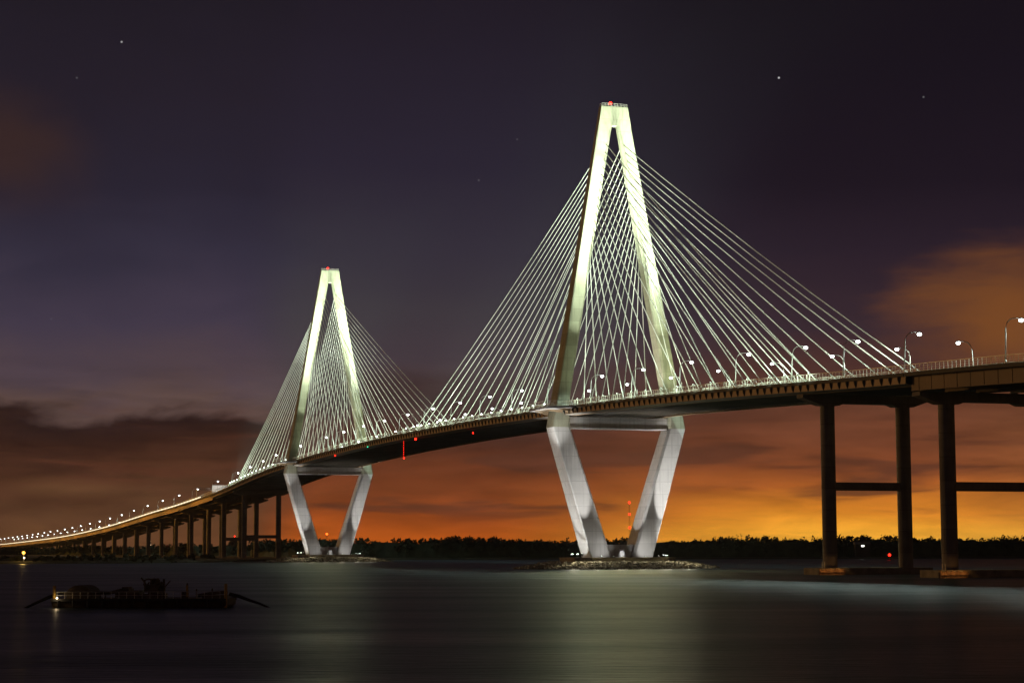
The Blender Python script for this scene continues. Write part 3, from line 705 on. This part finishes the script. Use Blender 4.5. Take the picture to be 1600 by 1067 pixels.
p = at(1348, 852.5, 1352); hs = thing('shore_house', 'small pale house on the far bank with one bright window', 'house', (p.x, 1352, 1.2))
MB().box(-5, 5, 0, 6, 0, 8.5).build('walls', MT['brick'], hs)
MB().add([(-5.4, -.4, 8.5), (5.4, -.4, 8.5), (5.4, 6.4, 8.5), (-5.4, 6.4, 8.5), (-5.4, 3, 10.4), (5.4, 3, 10.4)], [(0, 1, 5, 4), (2, 3, 4, 5), (0, 4, 3), (1, 2, 5), (0, 3, 2, 1)]).build('roof', MT['under'], hs)
MB().box(-.9, .9, -.12, -.02, 6.9, 7.9).build('window', material('lit_window', (.8, .8, .8), .4, emit=(1, .98, .85), es=5), hs)
# sodium yard lamp on the left bank
p = at(37, 862, 1120); yl = thing('yard_lamp', 'bright yellow sodium lamp glowing under the end of the left approach', 'yard lamp', (p.x, 1120, 1.0))
MB().tube([(0, 0, 0), (0, 0, 4.6)], .12, 6).build('pole', MT['pole'], yl); MB().ball((0, 0, 5.0), .95, .95, .8, 12, 8).build('lamp_glass', MT['sodium'], yl, smooth=True)
d_ = bpy.data.lights.new('lamp_light', 'POINT'); d_.energy = 2200; d_.color = (1, .6, .15); d_.shadow_soft_size = .8; o_ = bpy.data.objects.new('lamp_light', d_); C.objects.link(o_); o_.parent = yl; o_.location = (0, -2, 5.6)
p = at(42, 868, 1125); y2 = thing('white_yard_lamp', 'small white lamp right beside the yellow yard lamp on the left bank', 'yard lamp', (p.x, 1119, 1.0))
MB().tube([(0, 0, 0), (0, 0, 2.0)], .08, 6).build('pole', MT['pole'], y2); MB().ball((0, 0, 2.2), .45, .45, .45, 10, 6).build('lamp_glass', MT['warm'], y2, smooth=True)
# domed building far behind the left columns
p = at(365, 850, 2300); db = thing('domed_building', 'dim far domed building with a red lamp, seen between the left columns', 'building', (p.x, 2300, 1.5))
MB().box(-12, 12, 0, 16, 0, 11).build('walls', MT['brick'], db); MB().loft([[(r_*math.cos(a), 8+r_*math.sin(a), z) for a in [k*math.pi/8 for k in range(16)]] for z, r_ in ((11.01, 8), (14, 7), (17, 4.4), (18.6, 1.2), (20.5, .4))]).build('dome', MT['brick'], db)
MB().ball((0, 8, 21.2), .7, .7, .7, 8, 6).build('warning_lamp', MT['red'], db, smooth=True)

# ------------------------------------------------------------------ dredging barge in the left foreground
BYY = 265.0
def bx(px): return (px-92)/11.72
def bz(py): return (948-py)/11.72
p = at(92, 948, BYY)
bg_ = thing('dredging_barge', 'long low dark dredging barge moored in the left foreground, cluttered with machinery', 'barge', (p.x, BYY, 0), R(-3))
h = MB(); Lb = bx(361)
h.loft([[(x0, y, z) for y, z in ((-3.4, zb), (3.4, zb), (3.6, 1.15), (-3.6, 1.15))] for x0, zb in ((0, .35), (1.2, -.5), (Lb-1.2, -.5), (Lb, .35))])
h.build('hull', MT['hull'], bg_)
h = MB(); h.box(-.05, Lb+.05, -3.75, -3.62, .85, 1.22); h.box(-.05, Lb+.05, 3.62, 3.75, .85, 1.22)
for k in range(12): h.tube([(1+k*1.95, -3.85, 1.0), (1+k*1.95, -3.85, .1)], .16, 6)
h.build('rubbing_strake', MT['rubber'], bg_)
h = MB(); n = 12; ring = []
for yy in (-2.4, 2.4): ring.append([(bx(111)+(bx(150)-bx(111))*(.5-.5*math.cos(math.pi*k/n)), yy, 1.16+.55+ (bz(913.5)-1.7)*math.sin(math.pi*k/n)) for k in range(n+1)] + [(bx(150), yy, 1.16), (bx(111), yy, 1.16)])
h.loft(ring); h.build('arched_shelter', MT['hull'], bg_)
h = MB(); h.tube([(bx(150), -1, bz(925)), (bx(176), -1, bz(925.5)), (bx(192), -1, bz(921)), (bx(206), -1, bz(926)), (bx(215), -1, bz(926))], .22, 8); h2 = MB().tube([(bx(96), -1.4, bz(925)), (bx(113), -1.4, bz(926.5))], .2, 8); h2.build('deck_pipe', MT['gear'], bg_)
for q in (160, 168, 184): h.tube([(bx(q), -1, 1.1), (bx(q), -1, bz(925))], .1, 6)
h.build('deck_pipe', MT['gear'], bg_)
h = MB(); h.box(bx(192), bx(205), -1.5, 1.5, 1.16, bz(919)); h.box(bx(194), bx(203), -1.2, 1.2, bz(919), bz(916.5)); h.tube([(bx(186), 0, bz(932)), (bx(186), 0, bz(920))], .35, 8); h.box(bx(206), bx(222), -1.8, 1.6, 1.16, bz(922)); h.build('pump_house', MT['gear'], bg_)
rb = random.Random(9); h = MB()
h.box(bx(224), bx(257), -2.0, 2.0, 1.16, bz(927)); h.box(bx(236), bx(250), -1.6, 1.6, bz(927), bz(914)); h.tube([(bx(226), -1.8, bz(924)), (bx(257), -1.8, bz(924))], .05, 5)
for _ in range(15):
    cx = rb.uniform(bx(226), bx(257)); cz = rb.uniform(bz(922), bz(907)); cy = rb.uniform(-1.5, 1.5); a, b, c = rb.uniform(.12, .5), rb.uniform(.15, .5), rb.uniform(.12, .45); h.box(cx-a, cx+a, cy-b, cy+b, cz-c, cz+c)
for _ in range(24):
    cx = rb.uniform(bx(226), bx(256)); h.tube([(cx, rb.uniform(-1, 1), bz(924)), (cx+rb.uniform(-.8, .8), rb.uniform(-1, 1), bz(rb.uniform(903, 912)))], .09, 5)
h.tube([(bx(234), -.5, bz(920)), (bx(224), -.5, bz(905)), (bx(222), -.5, bz(902.5))], .13, 5); h.tube([(bx(226), -.5, bz(907)), (bx(232), -.5, bz(904.5)), (bx(246), -.5, bz(906))], .1, 5)
h.build('winch_and_crane', MT['gear'], bg_)
h = MB(); h.tube([(bx(257.5), -.5, 1.16), (bx(257.5), -.5, bz(904.5))], .16, 6); h.tube([(bx(295), -.5, 1.16), (bx(294), -.5, bz(911))], .22, 6, .12); h.box(bx(286), bx(293), -.8, .5, 1.16, bz(924)); h.tube([(bx(307.5), 0, 1.16), (bx(307.5), 0, bz(920))], .1, 6); h.tube([(bx(332), 0, 1.16), (bx(332), 0, bz(919))], .1, 6)
h.tube([(bx(310), 0, bz(930)), (bx(322), 0, bz(928)), (bx(340), 0, bz(925.5)), (bx(356), 0, bz(925))], .22, 7); h.box(bx(320), bx(356), -1.6, 1.6, 1.16, bz(929)); h.build('deck_gear', MT['gear'], bg_)
h = MB()
for q in range(100, 356, 12): h.tube([(bx(q), -3.4, 1.16), (bx(q), -3.4, 1.16+.95)], .03, 4)
for z_ in (.5, .95): h.tube([(bx(100), -3.4, 1.16+z_), (bx(352), -3.4, 1.16+z_)], .025, 4)
h.build('guard_rail', MT['rail'], bg_)
for q, t0 in ((94.5, 914), (360, 911.5)):
    m = MB(); m.tube([(bx(q), -3.0, -.6), (bx(q), -3.0, bz(t0))], .2, 10); m.build('spud_pole', MT['yellow'], bg_, smooth=True)
h = MB(); h.tube([(bx(295.8), -1.2, 1.4), (bx(295.3), -1.2, bz(914))], .14, 8); h.build('fuel_pipe', MT['yellow'], bg_)
MB().ball((bx(101), -3.7, bz(932.5)), .13, .13, .13, 8, 6).build('deck_lamp', MT['warm'], bg_, smooth=True)
d_ = bpy.data.lights.new('lamp_light', 'POINT'); d_.energy = 30; d_.color = (1, .72, .4); d_.shadow_soft_size = .15; o_ = bpy.data.objects.new('lamp_light', d_); C.objects.link(o_); o_.parent = bg_; o_.location = (bx(101), -4.1, bz(932.5))
MB().tube([(bx(95), -1.5, bz(927)), (bx(80), -1.5, bz(932)), (bx(60), -1.5, bz(941)), (bx(48), -1.5, bz(946.5)), (bx(38), -1.5, -.25)], .26, 9, .12).build('floating_hose', MT['rubber'], bg_, smooth=True)
MB().tube([(bx(361), -1, bz(927.5)), (bx(376), -1, bz(931)), (bx(392), -1, bz(937)), (bx(408), -1, bz(942)), (bx(424), -1, -.1)], .27, 9, .12).build('floating_hose', MT['rubber'], bg_, smooth=True)

# ------------------------------------------------------------------ thin night haze over the whole river
hz = MB().box(-3600, 3600, -400, 6100, -3, 200).build('haze', bpy.data.materials.new('haze_air'))
m = hz.data.materials[0]; m.use_nodes = True; n = m.node_tree.nodes; n.clear(); v = n.new('ShaderNodeVolumePrincipled'); v.inputs['Density'].default_value = 2.6e-5; v.inputs['Color'].default_value = (.82, .92, 1, 1); v.inputs['Anisotropy'].default_value = .5
o = n.new('ShaderNodeOutputMaterial'); m.node_tree.links.new(v.outputs[0], o.inputs['Volume']); tag(hz, kind='stuff')
